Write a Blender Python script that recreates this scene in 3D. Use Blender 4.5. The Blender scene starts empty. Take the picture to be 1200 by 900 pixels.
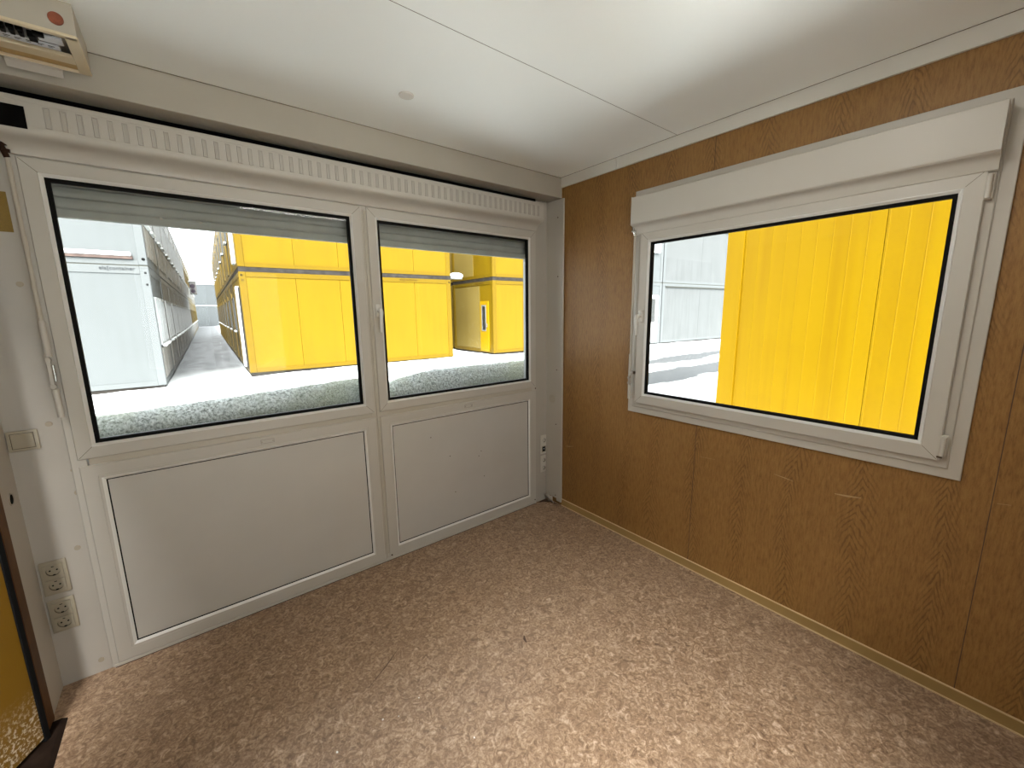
import bpy, bmesh, math, random
from mathutils import Vector, Matrix
random.seed(7)
C = bpy.context.scene.collection
PI = math.pi

# ------------------------------------------------------------------ materials
def new_mat(name):
    m = bpy.data.materials.new(name); m.use_nodes = True
    nt = m.node_tree
    b = nt.nodes['Principled BSDF']
    return m, nt, b

def N(nt, t, **kw):
    n = nt.nodes.new(t)
    for k, v in kw.items():
        if k in n.inputs: n.inputs[k].default_value = v
        else: setattr(n, k, v)
    return n

def ramp(nt, fac, stops):
    r = nt.nodes.new('ShaderNodeValToRGB')
    e = r.color_ramp.elements
    e[0].position, e[0].color = stops[0][0], (*stops[0][1], 1)
    e[1].position, e[1].color = stops[-1][0], (*stops[-1][1], 1)
    for p, c in stops[1:-1]:
        x = e.new(p); x.color = (*c, 1)
    nt.links.new(fac, r.inputs[0])
    return r.outputs[0]

def coords(nt, scale=(1, 1, 1), kind='Object', loc=(0, 0, 0)):
    tc = nt.nodes.new('ShaderNodeTexCoord'); mp = nt.nodes.new('ShaderNodeMapping')
    mp.inputs['Scale'].default_value = scale; mp.inputs['Location'].default_value = loc
    nt.links.new(tc.outputs[kind], mp.inputs[0])
    return mp.outputs[0]

def noise(nt, vec, scale=5, detail=4, rough=.5, dist=0):
    n = N(nt, 'ShaderNodeTexNoise'); n.inputs['Scale'].default_value = scale
    n.inputs['Detail'].default_value = detail; n.inputs['Roughness'].default_value = rough
    n.inputs['Distortion'].default_value = dist
    nt.links.new(vec, n.inputs['Vector'])
    return n.outputs[0]

def mixc(nt, fac, a, b, mode='MIX'):
    m = nt.nodes.new('ShaderNodeMix'); m.data_type = 'RGBA'; m.blend_type = mode
    for s, v in ((0, fac), (6, a), (7, b)):
        if isinstance(v, (int, float)): m.inputs[s].default_value = v
        elif isinstance(v, tuple): m.inputs[s].default_value = (*v, 1)
        else: nt.links.new(v, m.inputs[s])
    return m.outputs[2]

def bump(nt, b, h, strength=.2, dist=.002):
    bp = nt.nodes.new('ShaderNodeBump'); bp.inputs['Strength'].default_value = strength
    bp.inputs['Distance'].default_value = dist
    nt.links.new(h, bp.inputs['Height']); nt.links.new(bp.outputs[0], b.inputs['Normal'])

def plain(name, col, rough=.5, metal=0, spec=.5, var=.06, vscale=6, bumps=0):
    m, nt, b = new_mat(name)
    v = coords(nt)
    n = noise(nt, v, vscale, 4)
    lo = tuple(c * (1 - var) for c in col); hi = tuple(min(1, c * (1 + var)) for c in col)
    nt.links.new(ramp(nt, n, [(.3, lo), (.7, hi)]), b.inputs['Base Color'])
    b.inputs['Roughness'].default_value = rough; b.inputs['Metallic'].default_value = metal
    b.inputs['Specular IOR Level'].default_value = spec
    if bumps: bump(nt, b, noise(nt, v, 300, 2), bumps, .001)
    return m

def emission(name, col, s):
    m, nt, b = new_mat(name)
    b.inputs['Emission Color'].default_value = (*col, 1); b.inputs['Emission Strength'].default_value = s
    b.inputs['Base Color'].default_value = (*col, 1)
    return m

M = {}
K = .146
def k3(c): return tuple(v*K for v in c)
M['bead'] = plain('highlit_white_bead', (.74, .73, .70), .3, var=.02)  # whiter than the sash: the bead's window-light highlight is in its colour
M['socket_pale'] = plain('pale_socket_plastic', (.60, .57, .50), .35, var=.03)
M['trim_white'] = plain('white_trim', (.66, .64, .59), .4, var=.02)
M['board'] = plain('white_infill_board', (.49, .465, .425), .5, var=.03, vscale=4, bumps=.04)
M['pvc'] = plain('white_plastic', (.485, .455, .405), .42, var=.02, vscale=3)
M['pvc_warm'] = plain('aged_white_plastic', (.45, .41, .34), .4, var=.03, vscale=3)
M['pvc_slot'] = plain('shaded_slot_plastic', (.42, .39, .345), .4, var=.02)  # darker than the housing, so the slots look like shaded recesses
M['wall_white'] = plain('white_wall_panel', (.42, .385, .335), .5, var=.03, vscale=4, bumps=.05)
M['beam'] = plain('white_beam_board', (.40, .365, .305), .55, var=.02)
M['cream'] = plain('cream_plastic', (.66, .56, .38), .4, var=.04)
M['cream_dark'] = plain('tan_plastic', (.52, .42, .26), .5, var=.05)
M['socket'] = plain('cream_socket_plastic', (.36, .315, .235), .35, var=.03)
M['socket_inner'] = plain('socket_recess_plastic', (.11, .082, .05), .45)
M['black'] = plain('black_rubber', (.008, .008, .008), .6)
M['dark'] = plain('dark_void', (.004, .004, .004), .9)
M['groove'] = plain('dark_groove', (.10, .075, .05), .9)  # dark line colour for joints and gaps
M['metal'] = plain('bright_metal', (.7, .69, .66), .25, 1)
M['metal_dull'] = plain('dull_metal', (.42, .38, .33), .45, .9)
M['brownspot'] = plain('red_brown_plug', (.23, .06, .025), .6, var=.3, vscale=60)
M['sticker'] = plain('yellow_sticker', (.20, .118, .008), .5, var=.12, vscale=300)
M['doorwood'] = plain('brown_door_trim', (.095, .042, .014), .45, var=.25, vscale=12)
M['doordark'] = plain('dark_door_rebate', (.035, .018, .012), .6)
M['threshold'] = plain('dark_threshold', (.016, .010, .007), .5, var=.4, vscale=20)
M['base'] = plain('olive_base_strip', (.33, .21, .075), .5, var=.06)
M['base_lip'] = plain('pale_base_lip', (.62, .47, .27), .5)
M['label_blue'] = plain('pale_label', (.62, .66, .70), .5)
M['amber'] = plain('amber_strip', (.50, .33, .12), .4)
M['shutter'] = plain('grey_shutter_slat', (.40, .40, .37), .8, var=.08, vscale=10)
M['debris'] = plain('loose_grit', (.20, .16, .12), .9, var=.4, vscale=80)
M['chip'] = plain('white_chip', (.8, .78, .74), .7)
M['cap'] = plain('screw_cap_plastic', (.36, .31, .23), .4)
M['lint'] = plain('scratch_dark', (.08, .045, .03), .8)
M['letter'] = plain('grey_lettering', (.03, .032, .035), .6)
M['letter_y'] = plain('brown_lettering', (.07, .04, .008), .6)
M['joint'] = plain('dark_joint_band', (.028, .025, .022), .9, var=.35, vscale=8)
M['joint_thin'] = plain('thin_grey_joint', (.06, .06, .05), .8)
M['rail_rust'] = plain('rusty_ledge', (.085, .062, .055), .9, var=.35, vscale=5)
M['winglass'] = plain('dim_window_glass', (.20, .22, .24), .12, spec=.8, var=.15, vscale=2)
M['doorglass'] = plain('dark_door_glass', (.03, .03, .028), .15, spec=.7, var=.3, vscale=8)
M['white_paint'] = plain('white_frame_paint', (.42, .43, .43), .5)
M['ac'] = plain('ac_housing', (.17, .17, .165), .5)
M['ac_dark'] = plain('ac_grille', (.04, .03, .04), .6)

for _k in ('black', 'dark', 'threshold', 'doordark', 'doorwood', 'shutter', 'letter', 'letter_y', 'joint', 'joint_thin', 'rail_rust', 'ac', 'ac_dark', 'white_paint'):
    M[_k].node_tree.nodes['Principled BSDF'].inputs['Specular IOR Level'].default_value = .05
# ceiling
m, nt, b = new_mat('ceiling_board')
v = coords(nt)
nt.links.new(ramp(nt, noise(nt, v, 1.5, 3), [(.3, (.89, .92, .91)), (.7, (.91, .94, .93))]), b.inputs['Base Color'])
b.inputs['Roughness'].default_value = .42
bump(nt, b, noise(nt, v, 260, 3), .12, .001)
M['ceiling'] = m

# wood panel
m, nt, b = new_mat('brown_wood_panel')
v = coords(nt, (1, 1, .10)); v2 = coords(nt, (1, 1, .13), loc=(3, 0, 1)); v0 = coords(nt)
def mth(op, a, bb=0):
    q = N(nt, 'ShaderNodeMath', operation=op)
    for i_, z_ in enumerate((a, bb)):
        if isinstance(z_, (int, float)): q.inputs[i_].default_value = z_
        else: nt.links.new(z_, q.inputs[i_])
    return q.outputs[0]
sepw = nt.nodes.new('ShaderNodeSeparateXYZ'); nt.links.new(v0, sepw.inputs[0])
wan = noise(nt, coords(nt, (1.2, 1, .7)), 1.6, 2)
xx = mth('ADD', mth('MULTIPLY', sepw.outputs[0], 4.3), mth('MULTIPLY', wan, .9))
ff = mth('ABSOLUTE', mth('SUBTRACT', mth('FRACT', xx), .5))            # 0 on a column of flame grain
ph = mth('ADD', mth('MULTIPLY', sepw.outputs[2], 26), mth('MULTIPLY', ff, 16))
ph = mth('ADD', ph, mth('MULTIPLY', noise(nt, coords(nt, (1, 1, .6)), 9, 4, .6), 3.2))
band = mth('ABSOLUTE', mth('SINE', mth('MULTIPLY', ph, PI)))
bandd = ramp(nt, band, [(.30, (1, 1, 1)), (.62, (0, 0, 0))])
colm = ramp(nt, ff, [(.07, (1, 1, 1)), (.24, (0, 0, 0))])
fleck = ramp(nt, noise(nt, coords(nt, (1, 1, .35)), 48, 3, .7), [(.36, (0, 0, 0)), (.50, (1, 1, 1))])
flame = mixc(nt, 1.0, mixc(nt, 1.0, bandd, colm, 'MULTIPLY'), fleck, 'MULTIPLY')
fine = noise(nt, coords(nt, (1, 1, .16)), 120, 5, .75)
mid = noise(nt, v2, 30, 4, .6)
patch = noise(nt, coords(nt, (1, 1, .2)), 3.2, 3)
c1 = ramp(nt, fine, [(.34, (.175, .082, .021)), (.50, (.262, .133, .037)), (.68, (.320, .168, .050))])
c2 = mixc(nt, mixc(nt, 1.0, flame, (.58, .58, .58), 'MULTIPLY'), c1, (.085, .036, .010))
c3 = mixc(nt, ramp(nt, mid, [(.50, (0, 0, 0)), (.74, (.34, .34, .34))]), c2, (.17, .080, .022))
c4 = mixc(nt, ramp(nt, patch, [(.35, (0, 0, 0)), (.7, (.25, .25, .25))]), c3, (.34, .185, .062))
nt.links.new(c4, b.inputs['Base Color']); b.inputs['Roughness'].default_value = .5; b.inputs['Specular IOR Level'].default_value = .4
bump(nt, b, fine, .08, .001)
M['wood'] = m

# linoleum
m, nt, b = new_mat('mottled_linoleum')
v = coords(nt)
n1 = noise(nt, v, 34, 6, .68, 1.6); n2 = noise(nt, v, 105, 3, .6, .8); n3 = noise(nt, v, 3, 3); n4 = noise(nt, v, 11, 3)
c1 = ramp(nt, n1, [(.34, (.135, .080, .046)), (.45, (.27, .172, .104)), (.55, (.38, .258, .163)), (.68, (.60, .45, .33))])
c2 = mixc(nt, ramp(nt, n2, [(.38, (.55, .55, .55)), (.50, (0, 0, 0))]), c1, (.165, .098, .058))
c2 = mixc(nt, ramp(nt, n2, [(.60, (0, 0, 0)), (.70, (.5, .5, .5))]), c2, (.56, .43, .32))
c3 = mixc(nt, ramp(nt, n4, [(.35, (.30, .30, .30)), (.62, (0, 0, 0))]), c2, (.20, .125, .078))
nt.links.new(c3, b.inputs['Base Color'])
nt.links.new(ramp(nt, n3, [(.3, (.40, .40, .40)), (.7, (.52, .52, .52))]), b.inputs['Roughness'])
bump(nt, b, n1, .12, .001)
M['floor'] = m

# snow
def snow_mat(name, road=False, cap=False):
    m, nt, b = new_mat(name)
    v = coords(nt)
    n1 = noise(nt, v, 1.3, 5); n2 = noise(nt, v, 22, 4, .7)
    c = ramp(nt, n1, [(.3, (.62, .66, .67)), (.7, (.74, .77, .77))])
    c = mixc(nt, ramp(nt, n2, [(.66, (0, 0, 0)), (.72, (.85, .85, .85))]), c, (.10, .105, .10))
    if road:
        sep = nt.nodes.new('ShaderNodeSeparateXYZ'); nt.links.new(v, sep.inputs[0])
        wob = noise(nt, coords(nt, (.35, 1, 1)), 1.6, 5, .6)
        def mth(op, a, bb):
            q = N(nt, 'ShaderNodeMath', operation=op)
            for i, z in enumerate((a, bb)):
                if isinstance(z, (int, float)): q.inputs[i].default_value = z
                else: nt.links.new(z, q.inputs[i])
            return q.outputs[0]
        yy = mth('ADD', sep.outputs[1], mth('MULTIPLY', mth('SUBTRACT', wob, .5), 1.5))
        tot = None
        for c0, w in ((4.55, .50), (2.95, .62)):
            d = mth('ABSOLUTE', mth('SUBTRACT', yy, c0), 0)
            s = N(nt, 'ShaderNodeMapRange'); s.inputs[1].default_value = w + .12; s.inputs[2].default_value = w - .12
            nt.links.new(d, s.inputs[0])
            tot = s.outputs[0] if tot is None else mth('MAXIMUM', tot, s.outputs[0])
        rc = ramp(nt, n2, [(.35, (.045, .048, .051)), (.62, (.075, .08, .083)), (.75, (.35, .37, .38))])
        c = mixc(nt, tot, c, rc)
        # alley snow greyed for tracks and for shade, painted into the colour
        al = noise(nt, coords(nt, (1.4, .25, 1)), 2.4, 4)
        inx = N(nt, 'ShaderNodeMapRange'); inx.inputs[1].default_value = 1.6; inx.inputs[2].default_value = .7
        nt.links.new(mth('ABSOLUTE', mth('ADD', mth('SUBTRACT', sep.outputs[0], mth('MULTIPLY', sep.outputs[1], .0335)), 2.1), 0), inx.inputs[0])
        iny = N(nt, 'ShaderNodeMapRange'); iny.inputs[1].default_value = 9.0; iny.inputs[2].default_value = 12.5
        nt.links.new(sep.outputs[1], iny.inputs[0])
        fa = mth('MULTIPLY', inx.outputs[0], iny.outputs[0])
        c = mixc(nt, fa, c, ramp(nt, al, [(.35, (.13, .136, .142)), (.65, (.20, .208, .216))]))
    nt.links.new(c, b.inputs['Base Color']); b.inputs['Roughness'].default_value = .75
    b.inputs['Specular IOR Level'].default_value = .25
    bump(nt, b, n2, .5, .03)
    return m
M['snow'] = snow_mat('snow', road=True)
M['snow_clump'] = snow_mat('snow_clump')

# slush on the sill: old, wet, grainy snow with green bits
m, nt, b = new_mat('grainy_wet_snow')
v = coords(nt)
n1 = noise(nt, v, 85, 4, .75); n2 = noise(nt, v, 190, 2, .6); n3 = noise(nt, v, 4, 3)
c = ramp(nt, n1, [(.36, (.15, .17, .15)), (.46, (.44, .48, .46)), (.55, (.70, .74, .73)), (.68, (.94, .96, .96))])
c = mixc(nt, ramp(nt, n3, [(.42, (0, 0, 0)), (.66, (.7, .7, .7))]), c, ramp(nt, n2, [(.38, (.20, .23, .14)), (.6, (.58, .61, .47))]))
nt.links.new(c, b.inputs['Base Color']); b.inputs['Roughness'].default_value = .55
bump(nt, b, n1, .9, .012)
M['slush'] = m

# container paint, with vertical run marks
def paint(name, col, dirt, amt=.35, rust=0, rough=.42, vs=(1, 1, .08)):
    m, nt, b = new_mat(name)
    v = coords(nt, vs)
    st = noise(nt, v, 9, 5, .65); bl = noise(nt, coords(nt), 1.2, 4)
    col = k3(col); dirt = k3(dirt)
    c = mixc(nt, ramp(nt, st, [(.45, (0, 0, 0)), (.75, (amt, amt, amt))]), col, dirt)
    c = mixc(nt, ramp(nt, bl, [(.45, (0, 0, 0)), (.8, (amt * .6,) * 3)]), c, dirt)
    if rust:
        r = noise(nt, coords(nt), 14, 5, .7)
        c = mixc(nt, ramp(nt, r, [(.66, (0, 0, 0)), (.70, (rust,) * 3)]), c, (.16, .09, .05))
    nt.links.new(c, b.inputs['Base Color']); b.inputs['Roughness'].default_value = rough; b.inputs['Specular IOR Level'].default_value = .12
    return m
YEL = (1.0, .62, .02)
M['yel'] = paint('yellow_container_paint', YEL, (.62, .34, .02), .22)
M['yel_post'] = paint('yellow_post_paint', (.80, .50, .02), (.55, .33, .06), .25, rust=.25)
M['yel_old'] = paint('weathered_yellow_paint', (.90, .64, .17), (.60, .44, .17), .55, rust=.3)
M['yel_old_post'] = paint('weathered_yellow_post', (1.15, .78, .16), (.75, .52, .16), .45, rust=.3)
M['yel_spk'] = paint('speckled_yellow_paint', (1.25, .92, .24), (1.0, .72, .22), .5, rust=.15)
M['yel_rib'] = paint('yellow_ribbed_paint', (1.45, .87, .003), (1.12, .60, .006), .6, vs=(1, 1, .03))
M['wht'] = paint('white_container_paint', (.66, .71, .72), (.54, .58, .57), .30, rough=.5)
M['wht_post'] = paint('white_post_paint', (.70, .75, .76), (.58, .60, .56), .3, rough=.5)
M['wht_dirty'] = paint('dirty_white_container_paint', (.64, .67, .67), (.46, .48, .47), .55, rough=.5)
M['wht_old'] = paint('stained_cream_paint', (1.5, 1.42, 1.28), (.9, .75, .58), .6, rust=.35)
M['grey_end'] = paint('pale_grey_container_paint', (.50, .55, .57), (.44, .48, .49), .4, rough=.6)
M['yel_door_lit'] = paint('brightened_yellow_door_paint', (1.9, 1.15, .02), (1.5, .9, .03), .2)  # brighter yellow copy: lifts the shaded door, light put into its colour
M['door_yel'] = None
m, nt, b = new_mat('yellow_door_skin')
v = coords(nt)
sep = nt.nodes.new('ShaderNodeSeparateXYZ'); nt.links.new(v, sep.inputs[0])
hm = N(nt, 'ShaderNodeMapRange'); hm.inputs[1].default_value = .24; hm.inputs[2].default_value = .10
nt.links.new(sep.outputs[2], hm.inputs[0])
sp = ramp(nt, noise(nt, v, 75, 3, .7), [(.50, (0, 0, 0)), (.60, (1, 1, 1))])
mu = mixc(nt, 1.0, sp, hm.outputs[0], 'MULTIPLY')
c = mixc(nt, mu, (.17, .085, .002), (.60, .52, .40))
nt.links.new(c, b.inputs['Base Color']); b.inputs['Roughness'].default_value = .5
M['door_yel'] = m

# window glass: clear sheet, fresnel reflection
m = bpy.data.materials.new('clear_glass'); m.use_nodes = True; nt = m.node_tree; nt.nodes.clear()
out = N(nt, 'ShaderNodeOutputMaterial'); mx = N(nt, 'ShaderNodeMixShader')
tr = N(nt, 'ShaderNodeBsdfTransparent'); gl = N(nt, 'ShaderNodeBsdfGlossy'); fr = N(nt, 'ShaderNodeFresnel')
fr.inputs['IOR'].default_value = 1.18; gl.inputs['Roughness'].default_value = .0
tr.inputs['Color'].default_value = (.97, .98, .975, 1)
nt.links.new(fr.outputs[0], mx.inputs[0]); nt.links.new(tr.outputs[0], mx.inputs[1]); nt.links.new(gl.outputs[0], mx.inputs[2])
nt.links.new(mx.outputs[0], out.inputs[0])
M['glass'] = m

# ------------------------------------------------------------------ mesh helpers
def B(): return bmesh.new()

def box(bm, x0, x1, y0, y1, z0, z1, bev=0, seg=2):
    if x1 < x0: x0, x1 = x1, x0
    if y1 < y0: y0, y1 = y1, y0
    if z1 < z0: z0, z1 = z1, z0
    vs = [bm.verts.new(p) for p in ((x0,y0,z0),(x1,y0,z0),(x1,y1,z0),(x0,y1,z0),(x0,y0,z1),(x1,y0,z1),(x1,y1,z1),(x0,y1,z1))]
    fs = [bm.faces.new([vs[i] for i in f]) for f in ((0,3,2,1),(4,5,6,7),(0,1,5,4),(1,2,6,5),(2,3,7,6),(3,0,4,7))]
    if bev:
        es = list({e for f in fs for e in f.edges})
        bmesh.ops.bevel(bm, geom=es, offset=bev, segments=seg, affect='EDGES', profile=.5)
    return bm

def ring(bm, x0, x1, z0, z1, prof):
    """mitred frame: prof = closed list of (inset, y)"""
    rings = []
    for i, y in prof:
        rings.append([bm.verts.new(p) for p in ((x0+i, y, z0+i), (x1-i, y, z0+i), (x1-i, y, z1-i), (x0+i, y, z1-i))])
    n = len(rings)
    for a in range(n):
        A_, B_ = rings[a], rings[(a+1) % n]
        for k in range(4):
            bm.faces.new((A_[k], A_[(k+1) % 4], B_[(k+1) % 4], B_[k]))
    return bm

def extr(bm, prof, x0, x1, axis='x'):
    """extrude closed (y,z) profile along x (or (x,z) along y)"""
    f = (lambda a, p: (a, p[0], p[1])) if axis == 'x' else (lambda a, p: (p[0], a, p[1]))
    if axis == 'z': f = lambda a, p: (p[0], p[1], a)
    A_ = [bm.verts.new(f(x0, p)) for p in prof]; B_ = [bm.verts.new(f(x1, p)) for p in prof]
    n = len(prof)
    for k in range(n): bm.faces.new((A_[k], A_[(k+1) % n], B_[(k+1) % n], B_[k]))
    bm.faces.new(A_); bm.faces.new(B_[::-1])
    return bm

def cyl(bm, p, q, r, seg=16, r2=None):
    p, q = Vector(p), Vector(q); d = q - p
    mt = Matrix.Translation((p+q)/2) @ d.to_track_quat('Z', 'Y').to_matrix().to_4x4()
    bmesh.ops.create_cone(bm, cap_ends=True, segments=seg, radius1=r, radius2=r if r2 is None else r2, depth=d.length, matrix=mt)
    return bm

def tube(bm, pts, rad, seg=10, flat=None):
    pts = [Vector(p) for p in pts]; rings = []
    for i, p in enumerate(pts):
        t = (pts[min(i+1, len(pts)-1)] - pts[max(i-1, 0)]).normalized()
        a = t.cross(Vector((0, 1, 0)));  a = a.normalized() if a.length > 1e-4 else Vector((1, 0, 0))
        c = t.cross(a)
        r = rad[i] if isinstance(rad, (list, tuple)) else rad
        rings.append([bm.verts.new(p + a*r*math.cos(2*PI*k/seg) + c*r*(flat or 1)*math.sin(2*PI*k/seg)) for k in range(seg)])
    for A_, B_ in zip(rings, rings[1:]):
        for k in range(seg): bm.faces.new((A_[k], A_[(k+1) % seg], B_[(k+1) % seg], B_[k]))
    bm.faces.new(rings[0]); bm.faces.new(rings[-1][::-1])
    return bm

def obj(name, bm, mat, parent=None, smooth=False, off=None):
    if off is not None: bmesh.ops.translate(bm, verts=bm.verts[:], vec=-Vector(off))
    bmesh.ops.recalc_face_normals(bm, faces=bm.faces[:])
    me = bpy.data.meshes.new(name); bm.to_mesh(me); bm.free()
    me.materials.append(M[mat])
    if smooth:
        for p in me.polygons: p.use_smooth = True
        try: me.set_sharp_from_angle(angle=math.radians(35))
        except Exception: pass
    o = bpy.data.objects.new(name, me); C.objects.link(o)
    if parent: o.parent = parent
    return o

def tag(o, label, cat, group=None, kind=None):
    if label: o['label'] = label
    if cat: o['category'] = cat
    if group: o['group'] = group
    if kind: o['kind'] = kind
    return o

class Thing:
    """an Empty at base point (in wall frame); parts given in the same wall frame"""
    def __init__(s, name, base, wall='front', label=None, cat=None, group=None, kind=None, rz=0):
        s.b = Vector(base); s.o = bpy.data.objects.new(name, None); C.objects.link(s.o)
        if wall == 'front': s.o.location = s.b; s.o.rotation_euler = (0, 0, rz)
        else:  # brown wall frame: local X -> world -Y, local Y -> world X
            s.o.location = (s.b.y, -s.b.x, s.b.z); s.o.rotation_euler = (0, 0, -PI/2)
        s.o.empty_display_size = .05
        tag(s.o, label, cat, group, kind)
    def part(s, name, bm, mat, parent=None, smooth=False, label=None):
        o = obj(name, bm, mat, parent or s.o, smooth, s.b)
        if label: o['label'] = label
        return o

def single(name, bm, mat, wall='front', smooth=False, base=None, **kw):
    base = Vector(base or (0, 0, 0))
    o = obj(name, bm, mat, None, smooth, base)
    if wall == 'front': o.location = base
    else: o.location = (base.y, -base.x, base.z); o.rotation_euler = (0, 0, -PI/2)
    tag(o, kw.get('label'), kw.get('cat'), kw.get('group'), kw.get('kind'))
    return o

# ------------------------------------------------------------------ room shell
H = 2.34; XL = -2.655; YB = -3.2; TH = .10
bm = B(); box(bm, XL-TH, TH, YB-TH, TH, -.12, 0); single('floor', bm, 'floor', kind='structure')
bm = B(); box(bm, XL-TH, TH, YB-TH, TH, H, H+.12)
fl = single('ceiling', bm, 'ceiling', kind='structure')
# ceiling board joint
bm = B(); box(bm, XL, 0, -.9618, -.9602, H-.0004, H+.0005); single('trim_3', bm, 'lint', kind='structure')
# front wall (window unit fills x -2.51..-.125, z 0..2.03)
bm = B()
box(bm, XL-TH, -2.51, .012, TH, 0, H); box(bm, -.125, TH, .012, TH, 0, H); box(bm, -2.51, -.125, .012, TH, 2.03, H)
wallf = single('wall_front', bm, 'wall_white', kind='structure')
# brown wall with opening for window (local frame X = -y)
bm = B()
ox0, ox1, oz0, oz1 = .757, 2.091, .888, 2.09
box(bm, -.012, ox0, 0, TH, 0, H); box(bm, ox1, -YB, 0, TH, 0, H); box(bm, ox0, ox1, 0, TH, 0, oz0); box(bm, ox0, ox1, 0, TH, oz1, H)
single('wall_right', bm, 'wood', wall='brown', kind='structure')
for k, sx in enumerate((1.157, 2.206, 3.255)):   # board joints
    bm = B()
    if sx < 2: box(bm, sx-.0012, sx+.0012, -.0008, .001, 2.122, 2.277); box(bm, sx-.0012, sx+.0012, -.0008, .001, .053, .849)
    else: box(bm, sx-.0012, sx+.0012, -.0008, .001, .053, 2.277)
    single('trim_%d' % (10+k), bm, 'lint', wall='brown', kind='structure')
# left wall: white strip then doorway y -.215 .. -1.10
DY0, DY1, DZ = -.215, -1.12, 2.05
bm = B()
box(bm, XL-TH, XL, DY0, .012, 0, H); box(bm, XL-TH, XL, YB, DY1, 0, H); box(bm, XL-TH, XL, DY1, DY0, DZ, H)
single('wall_left', bm, 'wall_white', kind='structure')
# unseen rear wall, with a window added to let in fill light
RZ0, RZ1 = .30, 1.98
bm = B()
box(bm, XL-TH, -2.50, YB-TH, YB, 0, H); box(bm, -1.15, TH, YB-TH, YB, 0, H)
box(bm, -2.50, -1.15, YB-TH, YB, 0, RZ0); box(bm, -2.50, -1.15, YB-TH, YB, RZ1, H)
single('wall_back', bm, 'wall_white', kind='structure')
t = Thing('fill_window', (-1.82, YB, RZ0), kind='structure')
bm = B()
for a, c in ((-2.50, -1.83), (-1.82, -1.15)): ring(bm, a, c, RZ0, RZ1, [(0, YB-.07), (0, YB), (.06, YB), (.06, YB-.07)])
t.part('window_frame', bm, 'pvc')
bm = B(); box(bm, -2.45, -1.20, YB-.045, YB-.04, RZ0+.05, RZ1-.05); t.part('pane', bm, 'glass')

# beam along the front wall
bm = B(); box(bm, XL, 0, -.1235, .012, 2.2125, H, .002); bmo = single('trim_1', bm, 'beam', kind='structure')
bm = B(); box(bm, XL, 0, -.1255, -.1230, H-.0018, H); obj('joint_line', bm, 'groove', bmo)
# brown wall ceiling trim, two lengths
for k, (a, c) in enumerate(((.125, .5795), (.5815, -YB))):
    bm = B(); box(bm, a, c, -.0158, -.013, H-.0016, H); jl = obj('joint_line', bm, 'groove')
    bm = B(); box(bm, a, c, -.014, 0, 2.277, H, .0015); jl.parent = single('trim_%d' % (4+k), bm, 'trim_white', wall='brown', kind='structure')
# base strip on the brown wall
bm = B(); box(bm, .15, -YB, -.006, 0, 0, .053, .001)
bs = single('baseboard_right', bm, 'base', wall='brown', kind='structure')
bm = B(); box(bm, .15, -YB, -.009, 0, 0, .006, .001); obj('lower_lip', bm, 'base_lip', bs)
bm = B(); box(bm, .15, -YB, -.0075, 0, .050, .0535); obj('upper_lip', bm, 'base_lip', bs)
# corner cover strip on the brown wall
bm = B()
prof = [(-.002, 0), (-.002, -.151), (-.005, -.154), (-.013, -.154), (-.016, -.151), (-.016, .012), (-.002, .012)]
extr(bm, prof, .045, 2.207, 'z')
box(bm, -.016, -.002, -.151, -.105, .026, .046)
strip = single('trim_2', bm, 'pvc', kind='structure')
t = Thing('torn_tape', (-.02, -.05, .01), label='crumpled white torn tape end at the foot of the corner strip', cat='tape')
bm = B()
random.seed(3)
gv = [[bm.verts.new((-.018-.005*j-random.uniform(0, .022), .008-.024*i, .002+.026*j+random.uniform(-.006, .012))) for j in range(3)] for i in range(5)]
for i in range(4):
    for j in range(2): bm.faces.new((gv[i][j], gv[i+1][j], gv[i+1][j+1], gv[i][j+1]))
o = t.part('crumple', bm, 'pvc', smooth=True); md = o.modifiers.new('thick', 'SOLIDIFY'); md.thickness = .002

# round caps
def disc(bm, c, r, h, axis, seg=28):
    d = {'x': Vector((h, 0, 0)), 'y': Vector((0, h, 0)), 'z': Vector((0, 0, h))}[axis]
    cyl(bm, c, Vector(c)+d, r, seg, r*.94); return bm
bm = B(); disc(bm, (-1.281, -.503, H), .031, -.005, 'z')
single('cover_cap', bm, 'trim_white', base=(-1.281, -.503, H), label='round white blanking cap on the ceiling near the front beam', cat='cap', smooth=True)
bm = B(); disc(bm, (-.016, -.052, .82), .032, -.003, 'x')
single('cover_cap', bm, 'pvc_warm', base=(-.016, -.052, .82), label='round white blanking cap on the corner strip above the sockets', cat='cap', smooth=True)
for k, (yy, zz, w) in enumerate(((-.101, 2.092, 'top'), (-.105, 1.70, 'upper'), (-.10, 1.04, 'middle'), (-.095, .63, 'lower'), (-.095, .067, 'bottom'))):
    bm = B(); disc(bm, (-.016, yy, zz), .0045, -.002, 'x', 12)
    obj('screw', bm, 'lint', strip)
for k, (xx, zz, lb) in enumerate(((-2.538, .054, 'near the floor beside the left panel'), (-2.538, .563, 'beside the sockets at the left'), (-2.507, .787, 'just below the left window corner, lower of two'), (-2.508, .879, 'at the lower left corner of the left window'), (-2.544, 1.069, 'beside the light switch'), (-2.541, 1.577, 'halfway up beside the crank rod'))):
    bm = B(); disc(bm, (xx, .012, zz), .010 if zz != .879 else .007, -.003, 'y', 18)
    obj('screw_cap', bm, 'cap', wallf, smooth=True)

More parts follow.
